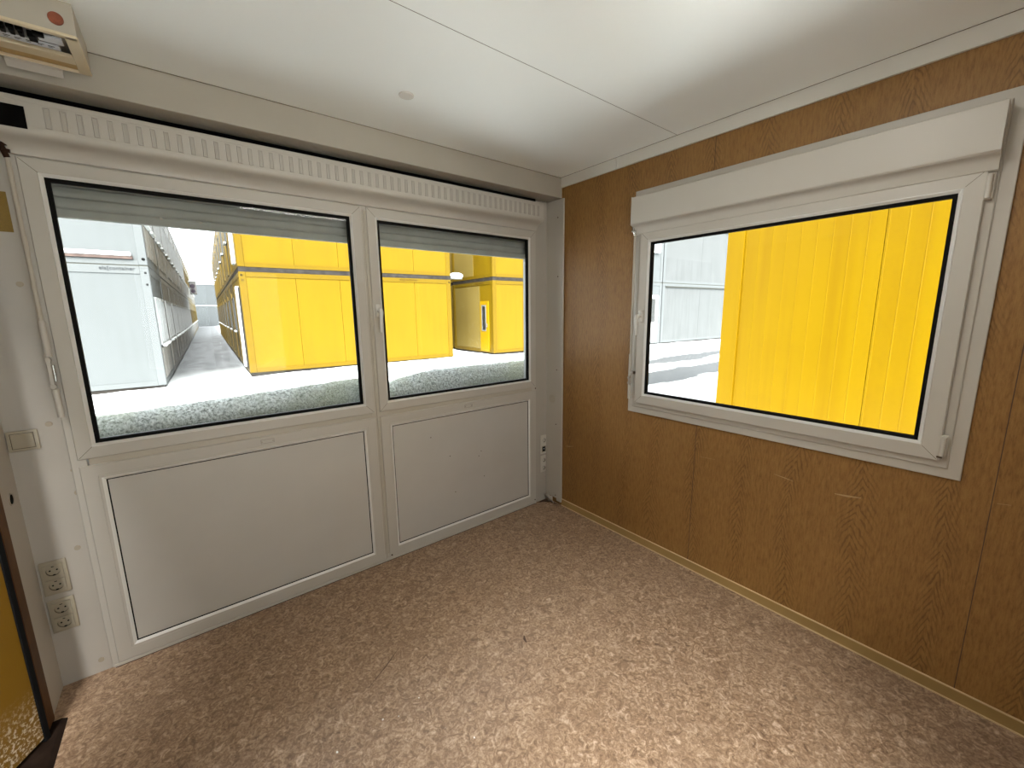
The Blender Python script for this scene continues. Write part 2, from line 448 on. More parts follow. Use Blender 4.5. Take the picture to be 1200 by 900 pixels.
# ------------------------------------------------------------------ front window unit
SASH = [(0, .03), (0, .004), (.003, 0), (.0455, 0), (.0460, .006), (.0460, .03)]
BEAD = [(.0460, .03), (.0462, .0004), (.0485, .0002), (.0575, .0105), (.0575, .03)]
GASK = [(.0575, .030), (.0576, .0098), (.0590, .0092), (.0700, .0150), (.0700, .030)]
def sash_window(name, x0, x1, z0, z1, wall, yo, label, kind='structure', W=.0):
    t = Thing(name, ((x0+x1)/2, yo, z0), wall, label=None, kind=kind)
    bm = B(); ring(bm, x0, x1, z0, z1, [(i+W*(i > .03), y+yo) for i, y in SASH]); sa = t.part('sash', bm, 'pvc')
    bm = B(); ring(bm, x0, x1, z0, z1, [(i+W, y+yo) for i, y in BEAD]); t.part('glazing_bead', bm, 'bead')
    bm = B(); ring(bm, x0, x1, z0, z1, [(i+W, y+yo) for i, y in GASK]); t.part('gasket', bm, 'black')
    bm = B(); box(bm, x0+.067+W, x1-.067-W, yo+.020, yo+.025, z0+.067+W, z1-.067-W); t.part('pane', bm, 'glass')
    bm = B()
    # weld lines at the mitres
    for cx, cz, sx, sz in ((x0, z0, 1, 1), (x1, z0, -1, 1), (x0, z1, 1, -1), (x1, z1, -1, -1)):
        a = Vector((cx+.006*sx, yo-.0003, cz+.006*sz)); c = Vector((cx+.047*sx, yo-.0003, cz+.047*sz)); n = Vector((sz, 0, -sx))*.0005
        vs = [bm.verts.new(a-n), bm.verts.new(a+n), bm.verts.new(c+n), bm.verts.new(c-n)]; bm.faces.new(vs)
    o = t.part('weld_line', bm, 'socket_inner', parent=None)
    return t

w1 = sash_window('window_1', -2.4895, -1.3264, .9141, 2.0048, 'front', 0, '')
w2 = sash_window('window_2', -1.2996, -.1322, .9141, 2.0048, 'front', 0, '')
def handle(t, x, z, yo, plate_h=.070, hl=.115, sgn=1):
    """espagnolette handle: rose plate, neck, lever hanging down"""
    bm = B(); box(bm, x-.014, x+.014, yo-.010, yo, z-plate_h/2, z+plate_h/2, .005, 3)
    cyl(bm, (x, yo-.03, z), (x, yo-.008, z), .010, 18)
    h = t.part('handle', bm, 'trim_white', smooth=True)
    bm = B()
    tube(bm, [(x, yo-.030, z+.010), (x, yo-.040, z+.002), (x, yo-.046, z-.012), (x-.002*sgn, yo-.048, z-.035), (x-.004*sgn, yo-.046, z-.07), (x-.004*sgn, yo-.043, z-hl)],
         [.008, .012, .0115, .010, .009, .007], 12, .8)
    t.part('lever', bm, 'trim_white', parent=h, smooth=True)
handle(w2, -1.272, 1.475, 0)

# fixed outer frame behind the sashes + mullion + transom
t = Thing('trim_7', (-1.31, .012, 0), kind='structure')
bm = B()
ring(bm, -2.510, -.125, 0, 2.030, [(0, .07), (0, .008), (.003, .005), (.022, .005), (.045, .005), (.045, .07)])
t.part('outer_frame', bm, 'pvc')
bm = B(); box(bm, -1.345, -1.281, .006, .07, .04, 2.0); box(bm, -1.3165, -1.3095, .0015, .01, .02, 1.99, .001); t.part('mullion', bm, 'pvc_warm')
bm = B(); box(bm, -2.46, -.16, .008, .068, .86, .94); t.part('transom', bm, 'pvc_warm')
bm = B(); box(bm, -2.503, -.13, -.001, .02, 0, .013, .002); t.part('bottom_rail', bm, 'pvc')
bm = B(); box(bm, -2.500, -.14, -.002, .0, 0, .003); t.part('floor_joint', bm, 'lint')
# exterior wall parts around shutters / closing the box
bm = B(); box(bm, -2.51, -.125, .07, .16, 1.99, 2.34); single('wall_outer_head', bm, 'wht', kind='structure')

# lower infill panels
def lower_panel(x0, x1, label):
    t = Thing('window_panel', ((x0+x1)/2, 0, .0156), label=label, cat='panel', group='white panels under the windows')
    z0, z1 = .0156, .8875
    bm = B(); ring(bm, x0, x1, z0, z1, [(0, .03), (0, .004), (.003, 0), (.046, 0), (.0475, .0012), (.049, 0), (.0565, .0), (.0565, .03)]); t.part('panel_frame', bm, 'pvc')
    bm = B(); ring(bm, x0, x1, z0, z1, [(.0565, .03), (.0567, -.0002), (.0590, .0004), (.068, .0075), (.068, .03)]); t.part('glazing_bead', bm, 'bead')
    bm = B(); ring(bm, x0, x1, z0, z1, [(.0675, .03), (.0675, .0068), (.0715, .009), (.0715, .03)]); t.part('gasket', bm, 'black')
    bm = B(); box(bm, x0+.070, x1-.070, .010, .06, z0+.070, z1-.070); t.part('infill_board', bm, 'board')
    mx = {True: -1.855, False: -.716}[x0 < -2]
    for d in (-.024, .024):
        bm = B(); disc(bm, (mx+d, 0, .861), .0042, -.003, 'y', 12); t.part('bolt', bm, 'metal_dull')
    bm = B(); ring(bm, mx-.028, mx+.028, .852, .871, [(0, .0), (0, -.0008), (.0008, -.0008), (.0008, 0)]); t.part('lock_outline', bm, 'socket_inner')
    return t
lower_panel(-2.4895, -1.3264, 'wide white framed panel below the left window')
p2 = lower_panel(-1.2996, -.1322, 'white framed panel with a few screw holes below the right front window')
for x, z in ((-.86, .55), (-.64, .50), (-.62, .53), (-.83, .295), (-.60, .345), (-.99, .70)):
    bm = B(); disc(bm, (x, .0102, z), .0035, -.0006, 'y', 10); p2.part('screw_hole', bm, 'lint')
for x, z in ((-1.287, .030), (-.142, .033), (-.136, .905)):
    bm = B(); disc(bm, (x, 0, z), .005, -.002, 'y', 10); p2.part('corner_screw', bm, 'lint')

# ------------------------------------------------------------------ roller shutter box on the front wall
BX0, BX1 = -2.62, -.132
t = Thing('shutter_box', ((BX0+BX1)/2, .012, 2.03), label='long white shutter housing with a row of embossed slots above the front windows', cat='shutter box')
def arc(cy, cz, r, a0, a1, n=7):
    return [(cy+r*math.cos(math.radians(a0+(a1-a0)*i/n)), cz+r*math.sin(math.radians(a0+(a1-a0)*i/n))) for i in range(n+1)]
bm = B()
# front profile: top, step lines, flat, rounded lower edge sloping back to the sash
prof = [(.012, 2.172), (-.078, 2.172), (-.081, 2.170), (-.081, 2.156), (-.080, 2.155), (-.080, 2.081), (-.081, 2.080), (-.081, 2.071)]
prof += [(-.079, 2.064), (-.072, 2.0565), (-.062, 2.0525), (-.048, 2.049), (-.034, 2.0445), (-.022, 2.037), (-.013, 2.027), (-.008, 2.016), (-.006, 2.008), (.012, 2.008)]
extr(bm, prof, BX0, BX1)
t.part('housing', bm, 'pvc', smooth=True)
bm = B()
for k in range(58):   # embossed slots
    x = -2.391 + .0387*k
    if x > BX1-.02: break
    ring(bm, x, x+.0165, 2.084, 2.150, [(0, -.0798), (.0012, -.0825), (.0030, -.0825), (.0042, -.0798)])
    box(bm, x+.0035, x+.013, -.0808, -.0798, 2.088, 2.146)
t.part('embossed_slots', bm, 'pvc_slot')
bm = B(); box(bm, -2.60, -2.433, -.0822, -.078, 2.072, 2.140); t.part('end_opening', bm, 'dark', label='black rectangular opening at the left end')
bm = B(); extr(bm, [(y*1.0-.001*(y < 0), z) for y, z in prof], BX1, BX1+.004); t.part('end_cap', bm, 'pvc')
bm = B(); box(bm, BX0, BX1-.002, -.004, .012, 2.172, 2.2125); t.part('dark_gap', bm, 'dark')

# roller shutter curtains outside
def curtain(x0, x1, label):
    t = Thing('roller_shutter', ((x0+x1)/2, .1, 1.83), label=label, cat='roller shutter', group='raised roller shutters outside the front windows')
    bm = B(); z = 1.868; slats = []
    while z < 2.0:
        prof = [(.096, z), (.090, z+.006), (.087, z+.018), (.089, z+.030), (.096, z+.0365), (.099, z+.0366), (.099, z+.039), (.104, z+.039), (.104, z)]
        extr(bm, prof, x0, x1); z += .0385
    t.part('slats', bm, 'shutter', smooth=True)
    bm = B(); extr(bm, [(.090, 1.829), (.088, 1.834), (.088, 1.858), (.092, 1.864), (.099, 1.864), (.099, 1.869), (.106, 1.869), (.106, 1.829)], x0, x1)
    t.part('bottom_bar', bm, 'shutter')
    for fx in (.3, .42) if x0 < -2 else (.42, .62):
        bm = B(); cyl(bm, (x0+(x1-x0)*fx, .086, 1.858), (x0+(x1-x0)*fx, .089, 1.858), .006, 12); t.part('rivet', bm, 'metal_dull')
curtain(-2.462, -1.352, 'grey slatted roller shutter raised at the top of the left window')
curtain(-1.262, -.150, 'grey slatted roller shutter raised at the top of the right front window')
bm = B()
for x0, x1 in ((-2.475, -2.447), (-1.352, -1.27), (-.150, -.13)): box(bm, x0, x1, .07, .115, .96, 2.0, .003)
single('trim_8', bm, 'white_paint', kind='structure')
bm = B()
extr(bm, [(.06, .955), (.06, .972), (.26, .948), (.265, .93), (.255, .93), (.25, .938)], -2.5, -.12)
single('trim_9', bm, 'white_paint', kind='structure')

# slush mounds on the sill
def mound(x0, x1, ztop, seed, label, y0=.15, y1=.30, el=.03, er=.03):
    random.seed(seed)
    bm = B(); nx, ny = 90, 22
    from mathutils import noise as mn
    g = []
    for i in range(nx+1):
        u = i/nx; x = x0+(x1-x0)*u; row = []
        endf = min(1, (u*(x1-x0)/el))**.5 * min(1, ((1-u)*(x1-x0)/er))**.5
        for j in range(ny+1):
            v_ = j/ny; y = y0+(y1-y0)*v_
            zb = .972-(y-.06)*.12
            pr = math.sin(PI*min(1, v_*.97+.03))**.55 if v_ < .5 else math.cos(PI*(v_-.5))**.5 if v_ < 1 else 0
            zt = ztop(x)+.006*mn.noise(Vector((x*9, y*9, seed)))+.006*mn.noise(Vector((x*45, y*45, seed)))+.003*mn.noise(Vector((x*120, y*120, seed)))
            z = zb+max(0, (zt-zb))*pr*(.25+.75*endf)
            row.append(bm.verts.new((x, y+.004*mn.noise(Vector((x*50, z*50, 3))), z)))
        g.append(row)
    for i in range(nx):
        for j in range(ny): bm.faces.new((g[i][j], g[i+1][j], g[i+1][j+1], g[i][j+1]))
    # close underneath
    lo = [[bm.verts.new((r[0].co.x, r[0].co.y, .95)), bm.verts.new((r[-1].co.x, r[-1].co.y, .94))] for r in g]
    for i in range(nx):
        bm.faces.new((g[i][0], lo[i][0], lo[i+1][0], g[i+1][0])); bm.faces.new((g[i][-1], g[i+1][-1], lo[i+1][1], lo[i][1]))
        bm.faces.new((lo[i][0], lo[i][1], lo[i+1][1], lo[i+1][0]))
    bm.faces.new(g[0]+lo[0][::-1]); bm.faces.new(g[-1]+lo[-1][::-1])
    single('snow_mound', bm, 'slush', base=((x0+x1)/2, .185, .95), label=label, cat='snow', group='old snow on the outer window sills', smooth=True)
mound(-2.50, -1.272, lambda x: 1.040+.045*max(0, min(1, (x+2.35)/.95)), 1, 'long ridge of grey grainy snow on the sill outside the left window')
mound(-1.25, .06, lambda x: 1.045+.045*max(0, min(1, (x+1.2)/.35)), 2, 'ridge of grey grainy snow on the sill outside the right front window', el=.16)

# ------------------------------------------------------------------ crank rods
def crank(wall, x, yo, ztop, zbot, zs, label, dark_joint):
    """zs: (rod end, joint bottom, grip bottom)"""
    t = Thing('shutter_crank', (x, yo, zbot), wall, label=label, cat='crank', group='crank rods that work the shutters')
    bm = B(); cyl(bm, (x, yo, zs[0]), (x, yo, ztop), .0065, 14); t.part('rod', bm, 'pvc_warm', smooth=True)
    bm = B()
    cyl(bm, (x-.004, yo-.004, ztop+.012), (x, yo, ztop-.006), .008, 12)
    cyl(bm, (x-.016, yo+.008, ztop+.046), (x-.004, yo-.004, ztop+.014), .009, 12)
    cyl(bm, (x-.018, yo-.004, ztop+.018), (x+.010, yo-.004, ztop+.014), .006, 10)
    bmesh.ops.create_cone(bm, cap_ends=True, segments=18, radius1=.019, radius2=.008, depth=.016, matrix=Matrix.Translation((x-.012, yo+.008, ztop+.044)) @ Matrix.Rotation(.5, 4, 'X'))
    t.part('universal_joint', bm, dark_joint, smooth=True)
    bm = B(); cyl(bm, (x, yo, zs[0]-.12), (x, yo, zs[0]+.004), .0095, 14); cyl(bm, (x, yo, zs[0]-.125), (x, yo, zs[0]-.119), .0105, 14)
    t.part('upper_grip', bm, 'pvc', smooth=True)
    a = zs[0]-.125
    bm = B(); box(bm, x-.010, x+.002, yo-.006, yo+.006, zs[1], a, .002); cyl(bm, (x-.003, yo-.01, a-.012), (x-.003, yo+.01, a-.012), .008, 12)
    cyl(bm, (x-.003, yo-.01, zs[1]+.012), (x-.003, yo+.01, zs[1]+.012), .008, 12)
    t.part('crank_joint', bm, 'metal_dull')
    bm = B(); cyl(bm, (x+.006, yo-.004, (a+zs[1])/2-.03), (x+.006, yo-.004, (a+zs[1])/2+.03), .0045, 10); t.part('pin', bm, 'metal')
    bm = B(); cyl(bm, (x, yo, zs[2]), (x, yo, zs[1]), .0095, 14); t.part('lower_grip', bm, 'pvc', smooth=True)
    return t
crank('front', -2.503, -.020, 1.995, 1.095, (1.445, 1.20, 1.095), 'white crank rod with a folded handle left of the left window', 'doordark')
c2 = crank('brown', .748, -.040, 1.885, .93, (1.20, 1.02, .935), 'white crank rod with a shiny joint at the left edge of the side window', 'metal')
bm = B(); box(bm, .745, .772, -.046, -.02, 1.085, 1.103, .002); c2.part('clip', bm, 'metal_dull')

# ------------------------------------------------------------------ side window in the brown wall
t = Thing('trim_6', (1.42, 0, .85), 'brown', kind='structure')
bm = B(); ring(bm, .722, 2.126, .850, 2.121, [(0, 0), (0, -.010), (.002, -.012), (.034, -.012), (.037, -.010), (.037, .004)]); t.part('cover_flange', bm, 'pvc')
bm = B(); ring(bm, .757, 2.091, .886, 2.09, [(0, .035), (0, -.016), (.003, -.019), (.03, -.019), (.055, -.017), (.055, .012), (.03, .035)]); t.part('outer_frame', bm, 'pvc')
bm = B(); box(bm, .78, 2.07, -.018, .10, 1.86, 2.06); t.part('box_backing', bm, 'pvc')
w3 = sash_window('window_3', .780, 2.0665, .914, 1.893, 'brown', -.036, '', W=.004)
handle(w3, .805, 1.425, -.036, hl=.105, sgn=-1)
for z0, z1 in ((1.800, 1.873), (.935, 1.005)):
    bm = B(); cyl(bm, (2.072, -.040, z0), (2.072, -.040, z1), .007, 14); box(bm, 2.062, 2.083, -.036, -.018, z0-.004, z1+.004, .002)
    w3.part('hinge', bm, 'pvc', smooth=True)
bm = B(); box(bm, 2.060, 2.074, -.038, -.02, .926, .933); w3.part('hinge_gap', bm, 'groove')
t = Thing('shutter_box', (1.415, 0, 1.88), 'brown', label='plain white shutter housing above the side window on the brown wall', cat='shutter box')
bm = B()
p3 = [(0, 2.074), (-.078, 2.074), (-.081, 2.071), (-.081, 1.941), (-.080, 1.934), (-.074, 1.928), (-.062, 1.926), (-.052, 1.920), (-.046, 1.908), (-.043, 1.896), (-.040, 1.884), (-.030, 1.880), (0, 1.880)]
extr(bm, p3, .748, 2.082); t.part('housing', bm, 'pvc', smooth=True)
bm = B(); extr(bm, p3[:-1]+[(0, 1.88)], 2.082, 2.086); t.part('end_cap', bm, 'pvc'); bm = B(); extr(bm, [(0, 2.076), (-.082, 2.076), (-.082, 1.93), (-.06, 1.92), (0, 1.92)], .744, .748); t.part('end_cap', bm, 'pvc')

# ------------------------------------------------------------------ sockets and switch
def socket_face(t, cx, cz, s=1.0, y=.0, parent=None):
    """square insert with round recess, two pin holes and two earth clips"""
    w = .026*s
    bm = B()
    # square plate with a circular recess
    n = 32; r = .0195*s
    outer = []; inner = []; deep = []
    for k in range(n):
        a = 2*PI*k/n; ca, sa = math.cos(a), math.sin(a); q = max(abs(ca), abs(sa))
        outer.append(bm.verts.new((cx+w*ca/q, y-.003, cz+w*sa/q))); inner.append(bm.verts.new((cx+r*ca, y-.003, cz+r*sa)))
    ob = [bm.verts.new((v.co.x, y+.0005, v.co.z)) for v in outer]
    for k in range(n):
        k2 = (k+1) % n
        bm.faces.new((outer[k], outer[k2], inner[k2], inner[k])); bm.faces.new((outer[k], ob[k], ob[k2], outer[k2]))
    ins = t.part('socket_insert', bm, SM, parent=parent)
    bm = B()
    rr = [[bm.verts.new((cx+q*math.cos(2*PI*k/n), yy, cz+q*math.sin(2*PI*k/n))) for k in range(n)] for q, yy in ((r, y-.003), (r*.95, y+.004))]
    for k in range(n): bm.faces.new((rr[0][k], rr[0][(k+1) % n], rr[1][(k+1) % n], rr[1][k]))
    bm.faces.new(rr[1])
    for a in (0, PI):
        cyl(bm, (cx+.0095*s*math.cos(a), y+.0015, cz), (cx+.0095*s*math.cos(a), y+.004, cz), .0001, 6)
    t.part('recess', bm, 'socket_inner', smooth=True)
    bm = B()
    for d in (-.0095*s, .0095*s): cyl(bm, (cx+d, y+.001, cz+.001), (cx+d, y+.0045, cz+.001), .0028*s, 10)
    for d in (-1, 1): box(bm, cx-.0035, cx+.0035, y-.002, y+.004, cz+d*r*.97-.003, cz+d*r*.97+.003)
    t.part('pin_hole', bm, 'black')
def plate(name, cx, cz, w, h, label, faces, group=None, y=.012):
    global SM
    SM = 'socket_pale' if cx > -1 else 'socket'
    t = Thing(name, (cx, y, cz-h/2), label=label, cat='socket', group=group)
    bm = B()
    prof = [(0, y), (0, y-.003), (.004, y-.008), (.010, y-.008), (.010, y)]
    box(bm, cx-w/2, cx+w/2, y-.007, y, cz-h/2, cz+h/2, .004, 3)
    t.part('cover_plate', bm, SM, smooth=True)
    for kind, dz in faces:
        if kind == 's': socket_face(t, cx, cz+dz, s=min(1, w/.072), y=y-.0095)
        else:
            bm = B(); ring(bm, cx-.020, cx+.020, cz+dz-.024, cz+dz+.024, [(0, y-.006), (0, y-.010), (.005, y-.010), (.005, y-.006)]); t.part('jack_insert', bm, 'socket')
            bm = B(); box(bm, cx-.015, cx+.015, y-.0085, y-.004, cz+dz-.020, cz+dz+.020); t.part('jack_opening', bm, 'black')
            bm = B(); box(bm, cx-.002, cx+.004, y-.0095, y-.008, cz+dz-.002, cz+dz+.006); t.part('jack_latch', bm, 'label_blue')
    return t
GS = 'cream double wall sockets'
plate('wall_socket', -2.611, .468, .074, .140, 'cream double wall socket, upper of the pair at the left end of the window wall', (('s', .031), ('s', -.031)), GS)
plate('wall_socket', -2.611, .307, .074, .140, 'cream double wall socket, lower of the pair at the left end of the window wall', (('s', .031), ('s', -.031)), GS)
plate('wall_socket', -.0475, .455, .058, .150, 'narrow cream wall plate with a socket above a black data jack near the corner', (('s', .034), ('j', -.036)), GS)
plate('wall_socket', -.0495, .300, .054, .135, 'narrow cream double wall socket below the data jack near the corner', (('s', .031), ('s', -.031)), GS)
t = Thing('light_switch', (-2.613, .012, .98), label='flat cream light switch left of the left window', cat='light switch')
bm = B(); box(bm, -2.652, -2.574, .002, .012, .983, 1.058, .003, 3); t.part('cover_plate', bm, 'socket', smooth=True)
bm = B(); ring(bm, -2.642, -2.584, .992, 1.049, [(0, .003), (0, .0012), (.0015, .0012), (.0015, .003)]); t.part('rocker_gap', bm, 'groove')
bm = B(); extr(bm, [(.004, .9945), (.0012, .9945), (-.003, 1.0465), (.004, 1.0465)], -2.6395, -2.5865); t.part('rocker', bm, 'socket')
# ledge under the socket plates (small cable cover)
# yellow sticker
bm = B(); box(bm, -2.60, -2.529, .0112, .012, 1.752, 1.884); single('sticker', bm, 'sticker', base=(-2.56, .012, 1.75), label='yellow sticker on the wall left of the left window', cat='sticker')
# hole in the left wall
t = Thing('cable_outlet', (XL, -.062, .831), label='round black cable hole in the white left wall', cat='cable hole')
bm = B()
n = 28
r0 = [bm.verts.new((XL, -.065+.0235*math.cos(2*PI*k/n), .831+.0235*math.sin(2*PI*k/n))) for k in range(n)]
r1 = [bm.verts.new((XL+.0035, -.065+.021*math.cos(2*PI*k/n), .831+.021*math.sin(2*PI*k/n))) for k in range(n)]
r2 = [bm.verts.new((XL+.002, -.065+.0175*math.cos(2*PI*k/n), .831+.0175*math.sin(2*PI*k/n))) for k in range(n)]
for k in range(n):
    k2 = (k+1) % n; bm.faces.new((r0[k], r0[k2], r1[k2], r1[k])); bm.faces.new((r1[k], r1[k2], r2[k2], r2[k]))
t.part('rim', bm, 'metal_dull', smooth=True)
bm = B(); cyl(bm, (XL+.0005, -.065, .831), (XL+.0018, -.065, .831), .0180, n); t.part('opening', bm, 'dark')

# ------------------------------------------------------------------ fuse box at the ceiling
fx0, fx1, fy0, fy1, fz0 = -2.650, -2.250, -.398, -.163, 2.250
t = Thing('fuse_box', ((fx0+fx1)/2, (fy0+fy1)/2, H), label='cream fuse box with black breaker toggles hanging from the ceiling at the left', cat='fuse box')
bm = B()
box(bm, fx0, fx1, fy0, fy0+.004, fz0+.004, H); box(bm, fx0, fx1, fy1-.004, fy1, fz0+.004, H)
box(bm, fx0, fx0+.004, fy0+.004, fy1-.004, fz0+.004, H); box(bm, fx1-.004, fx1, fy0+.004, fy1-.004, fz0+.004, H); box(bm, fx0+.004, fx1-.004, fy0+.004, fy1-.004, fz0+.035, fz0+.045)
t.part('housing', bm, 'pvc_warm')
bm = B()
w = .017
box(bm, fx0, fx1, fy0-.003, fy0+w*.8, fz0, fz0+.008, .002); box(bm, fx0, fx1, fy1-w*.45, fy1+.002, fz0, fz0+.008, .002)
box(bm, fx1-w*1.6, fx1+.002, fy0, fy1, fz0, fz0+.008, .002)
t.part('cover_frame', bm, 'cream')
bm = B(); box(bm, fx0, fx1-w*1.6, -.262, -.214, fz0+.002, fz0+.014, .003); t.part('cream_bar', bm, 'cream')
bm = B(); box(bm, fx0, fx1-w*1.6, -.212, -.171, fz0+.008, fz0+.018); t.part('amber_bar', bm, 'amber')
bm = B(); box(bm, fx0, -2.305, fy0+.014, -.285, fz0+.012, fz0+.034, .002); t.part('breaker_block', bm, 'ac')
for k in range(7):
    x = -2.352-.0172*k
    bm = B(); 
    if k == 0: box(bm, x-.005, x+.012, -.350, -.318, fz0-.004, fz0+.014, .002); box(bm, x+.008, x+.030, -.366, -.352, fz0-.002, fz0+.014, .002)
    else: box(bm, x-.005, x+.005, -.352, -.328, fz0-.003, fz0+.014, .002); box(bm, x-.007, x+.007, -.360, -.350, fz0+.002, fz0+.013)
    t.part('breaker_toggle', bm, 'black')
bm = B(); box(bm, -2.338, -2.288, -.350, -.312, fz0+.009, fz0+.013); t.part('paper_label', bm, 'label_blue')
bm = B(); box(bm, fx0, -2.30, -.300, -.272, fz0+.009, fz0+.013)
t.part('label_strip', bm, 'label_blue')
bm = B()
for k in range(9): box(bm, -2.325-.022*k, -2.311-.022*k, -.292, -.289, fz0+.0085, fz0+.009); box(bm, -2.325-.022*k, -2.316-.022*k, -.284, -.282, fz0+.0085, fz0+.009)
t.part('fine_print', bm, 'letter')
bm = B(); cyl(bm, (-2.287, fy0-.003, 2.290), (-2.287, fy0, 2.290), .016, 28); t.part('round_plug', bm, 'brownspot', smooth=True, label='red-brown round plug')
bm = B(); extr(bm, [(-.165, 2.254), (-.150, 2.252), (-.147, 2.232), (-.150, 2.228), (-.166, 2.243)], -2.440, -2.318); t.part('flap', bm, 'pvc', label='small white flap along the rear edge')

# ------------------------------------------------------------------ door at the left
t = Thing('door_1', (XL, -.65, 0), kind='structure')
bm = B()
box(bm, XL-.002, XL+.006, -.225, -.160, 0, DZ+.05, .002)
box(bm, XL-.002, XL+.006, DY1-.05, DY1+.01, 0, DZ+.05, .002); box(bm, XL-.002, XL+.006, DY1, -.2, DZ, DZ+.05, .002)
t.part('door_trim', bm, 'doorwood')
bm = B(); box(bm, XL-TH, XL-.002, -.232, -.213, 0, DZ); box(bm, XL-TH, XL-.002, DY1, DY1+.015, 0, DZ); box(bm, XL-TH, XL-.002, DY1, -.21, DZ-.015, DZ)
t.part('door_rebate', bm, 'doordark')
bm = B(); box(bm, XL-.022, XL-.016, -.2365, -.2315, .0, DZ, .001); t.part('edge_strip', bm, 'base')
bm = B()
extr(bm, [(XL-.10, .0), (XL-.10, .006), (XL+.03, .010), (XL+.044, .002), (XL+.044, 0)], DY1+.01, -.190, 'y')
t.part('threshold', bm, 'threshold')
# leaf, swung outwards
lf = bpy.data.objects.new('door_leaf', None)
hx, hy = XL-.026, -.246
L = .86
bm = B(); box(bm, 0, L, 0, .04, .022, DZ-.01, .003)
leaf = obj('door_leaf', bm, 'door_yel', t.o)
leaf.location = Vector((hx, hy, 0))-t.b; ang = math.atan2(-.087, -.050)
leaf.rotation_euler = (0, 0, ang)
bm = B(); box(bm, -.006, .012, -.006, .045, .0, DZ-.01, .002); g_ = obj('door_gasket', bm, 'black', leaf)
bm = B(); box(bm, .004, L, -.007, .004, .010, .026, .003); g_ = obj('bottom_seal', bm, 'metal_dull', leaf)

# scuffs on the brown wall, scratches on the floor (marks that belong to their surface)
def mark(pts, w, f):
    bm = B(); P_ = [Vector(p) for p in pts]
    L_ = []
    for i, p in enumerate(P_):
        d = (P_[min(i+1, len(P_)-1)]-P_[max(i-1, 0)]).normalized(); n = Vector((-d.y, d.x))*w*(.35 if i in (0, len(P_)-1) else 1)/2
        L_.append((bm.verts.new(f(p+n)), bm.verts.new(f(p-n))))
    for a, c in zip(L_, L_[1:]): bm.faces.new((a[0], c[0], c[1], a[1]))
    return bm
flo = bpy.data.objects['floor']; brw = bpy.data.objects['wall_right']
SCR = ((.003, [(-1.374, -.553), (-1.465, -.617)]), (.004, [(-1.53, -.66), (-1.60, -.71), (-1.70, -.77)]), (.012, [(-1.05, -.953), (-1.062, -.97), (-1.067, -.99)]), (.008, [(-1.08, -.975), (-1.10, -1.0)]))
SCF = ((.004, [(1.545, .691), (1.59, .686), (1.626, .681)]), (.008, [(1.779, .676), (1.82, .680), (1.867, .688)]), (.004, [(2.217, .797), (2.248, .802)]), (.005, [(.18, .478), (.22, .486), (.26, .497)]), (.003, [(1.186, .678), (1.268, .683)]))
M['dirt'] = plain('corner_dirt', (.06, .035, .02), .9, var=.5, vscale=90)
M['scuff'] = plain('pale_scuff', (.42, .28, .13), .6)
bm = B(); dv = [bm.verts.new((-x_, y_, .0007)) for x_, y_ in ((.018, .008), (.115, .006), (.10, -.012), (.07, -.02), (.055, -.045), (.035, -.06), (.03, -.10), (.018, -.13))]; bm.faces.new(dv); obj('dirt_patch', bm, 'dirt', flo)
for pts in (SCR):
    obj('scratch', mark(pts[1], pts[0], lambda p: (p.x, p.y, .0006)), 'lint', flo)
for pts in (SCF):
    obj('scuff', mark(pts[1], pts[0], lambda p: (p.x, -.0006, p.y)), 'scuff', brw)

# ------------------------------------------------------------------ bits on the floor
random.seed(11)
for k, (x, y) in enumerate(((-1.562, -.934), (-1.702, -.93), (-1.653, -.955), (-1.478, -1.195), (-1.867, -.944))):
    bm = B(); r = random.uniform(.002, .0042)
    bmesh.ops.create_icosphere(bm, subdivisions=1, radius=r); 
    for v_ in bm.verts: v_.co *= random.uniform(.6, 1.3); v_.co.z = max(v_.co.z*.5, -.001)
    bmesh.ops.translate(bm, verts=bm.verts[:], vec=(0, 0, .0012))
    o = obj('plaster_chip', bm, 'chip'); o.location = (x, y, 0)
    tag(o, 'tiny white plaster chip lying on the brown mottled floor', 'plaster chip', 'tiny white chips scattered on the floor')

# ------------------------------------------------------------------ outdoors
def gz(x, y):
    from mathutils import noise as mn
    base = -.10
    if x > -2.4: base += min(.11, (x+2.4)*.028)
    if y > 20: base += min(.22, (y-20)*.004)
    b_ = base + .035*mn.noise(Vector((x*.6, y*.6, 0))) + .018*mn.noise(Vector((x*2.3, y*2.3, 4)))
    if 1.5 < y < 6: b_ -= .03
    return b_
bm = B()
xs = [-30+i*2.0 for i in range(12)]+[-6+i*.3 for i in range(90)]+[21+i*2.5 for i in range(14)]
ys = [-14+i*1.6 for i in range(9)]+[.3+i*.3 for i in range(70)]+[21.6+i*2.5 for i in range(28)]
g = [[bm.verts.new((x, y, gz(x, y) if y > .25 or x > .15 or x < -2.8 else -.2)) for y in ys] for x in xs]
for i in range(len(xs)-1):
    for j in range(len(ys)-1): bm.faces.new((g[i][j], g[i+1][j], g[i+1][j+1], g[i][j+1]))
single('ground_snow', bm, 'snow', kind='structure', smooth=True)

YAW = math.radians(1.917)
TEXTMESH = {}
def text_mesh(s, size):
    if (s, size) not in TEXTMESH:
        cu = bpy.data.curves.new('lettering', 'FONT'); cu.body = s; cu.size = size; cu.extrude = .001; cu.align_x = 'LEFT'; cu.space_character = 1.04
        o = bpy.data.objects.new('tmp', cu); C.objects.link(o)
        dg = bpy.context.evaluated_depsgraph_get(); me = bpy.data.meshes.new_from_object(o.evaluated_get(dg))
        bpy.data.objects.remove(o)
        TEXTMESH[(s, size)] = me
    return TEXTMESH[(s, size)]

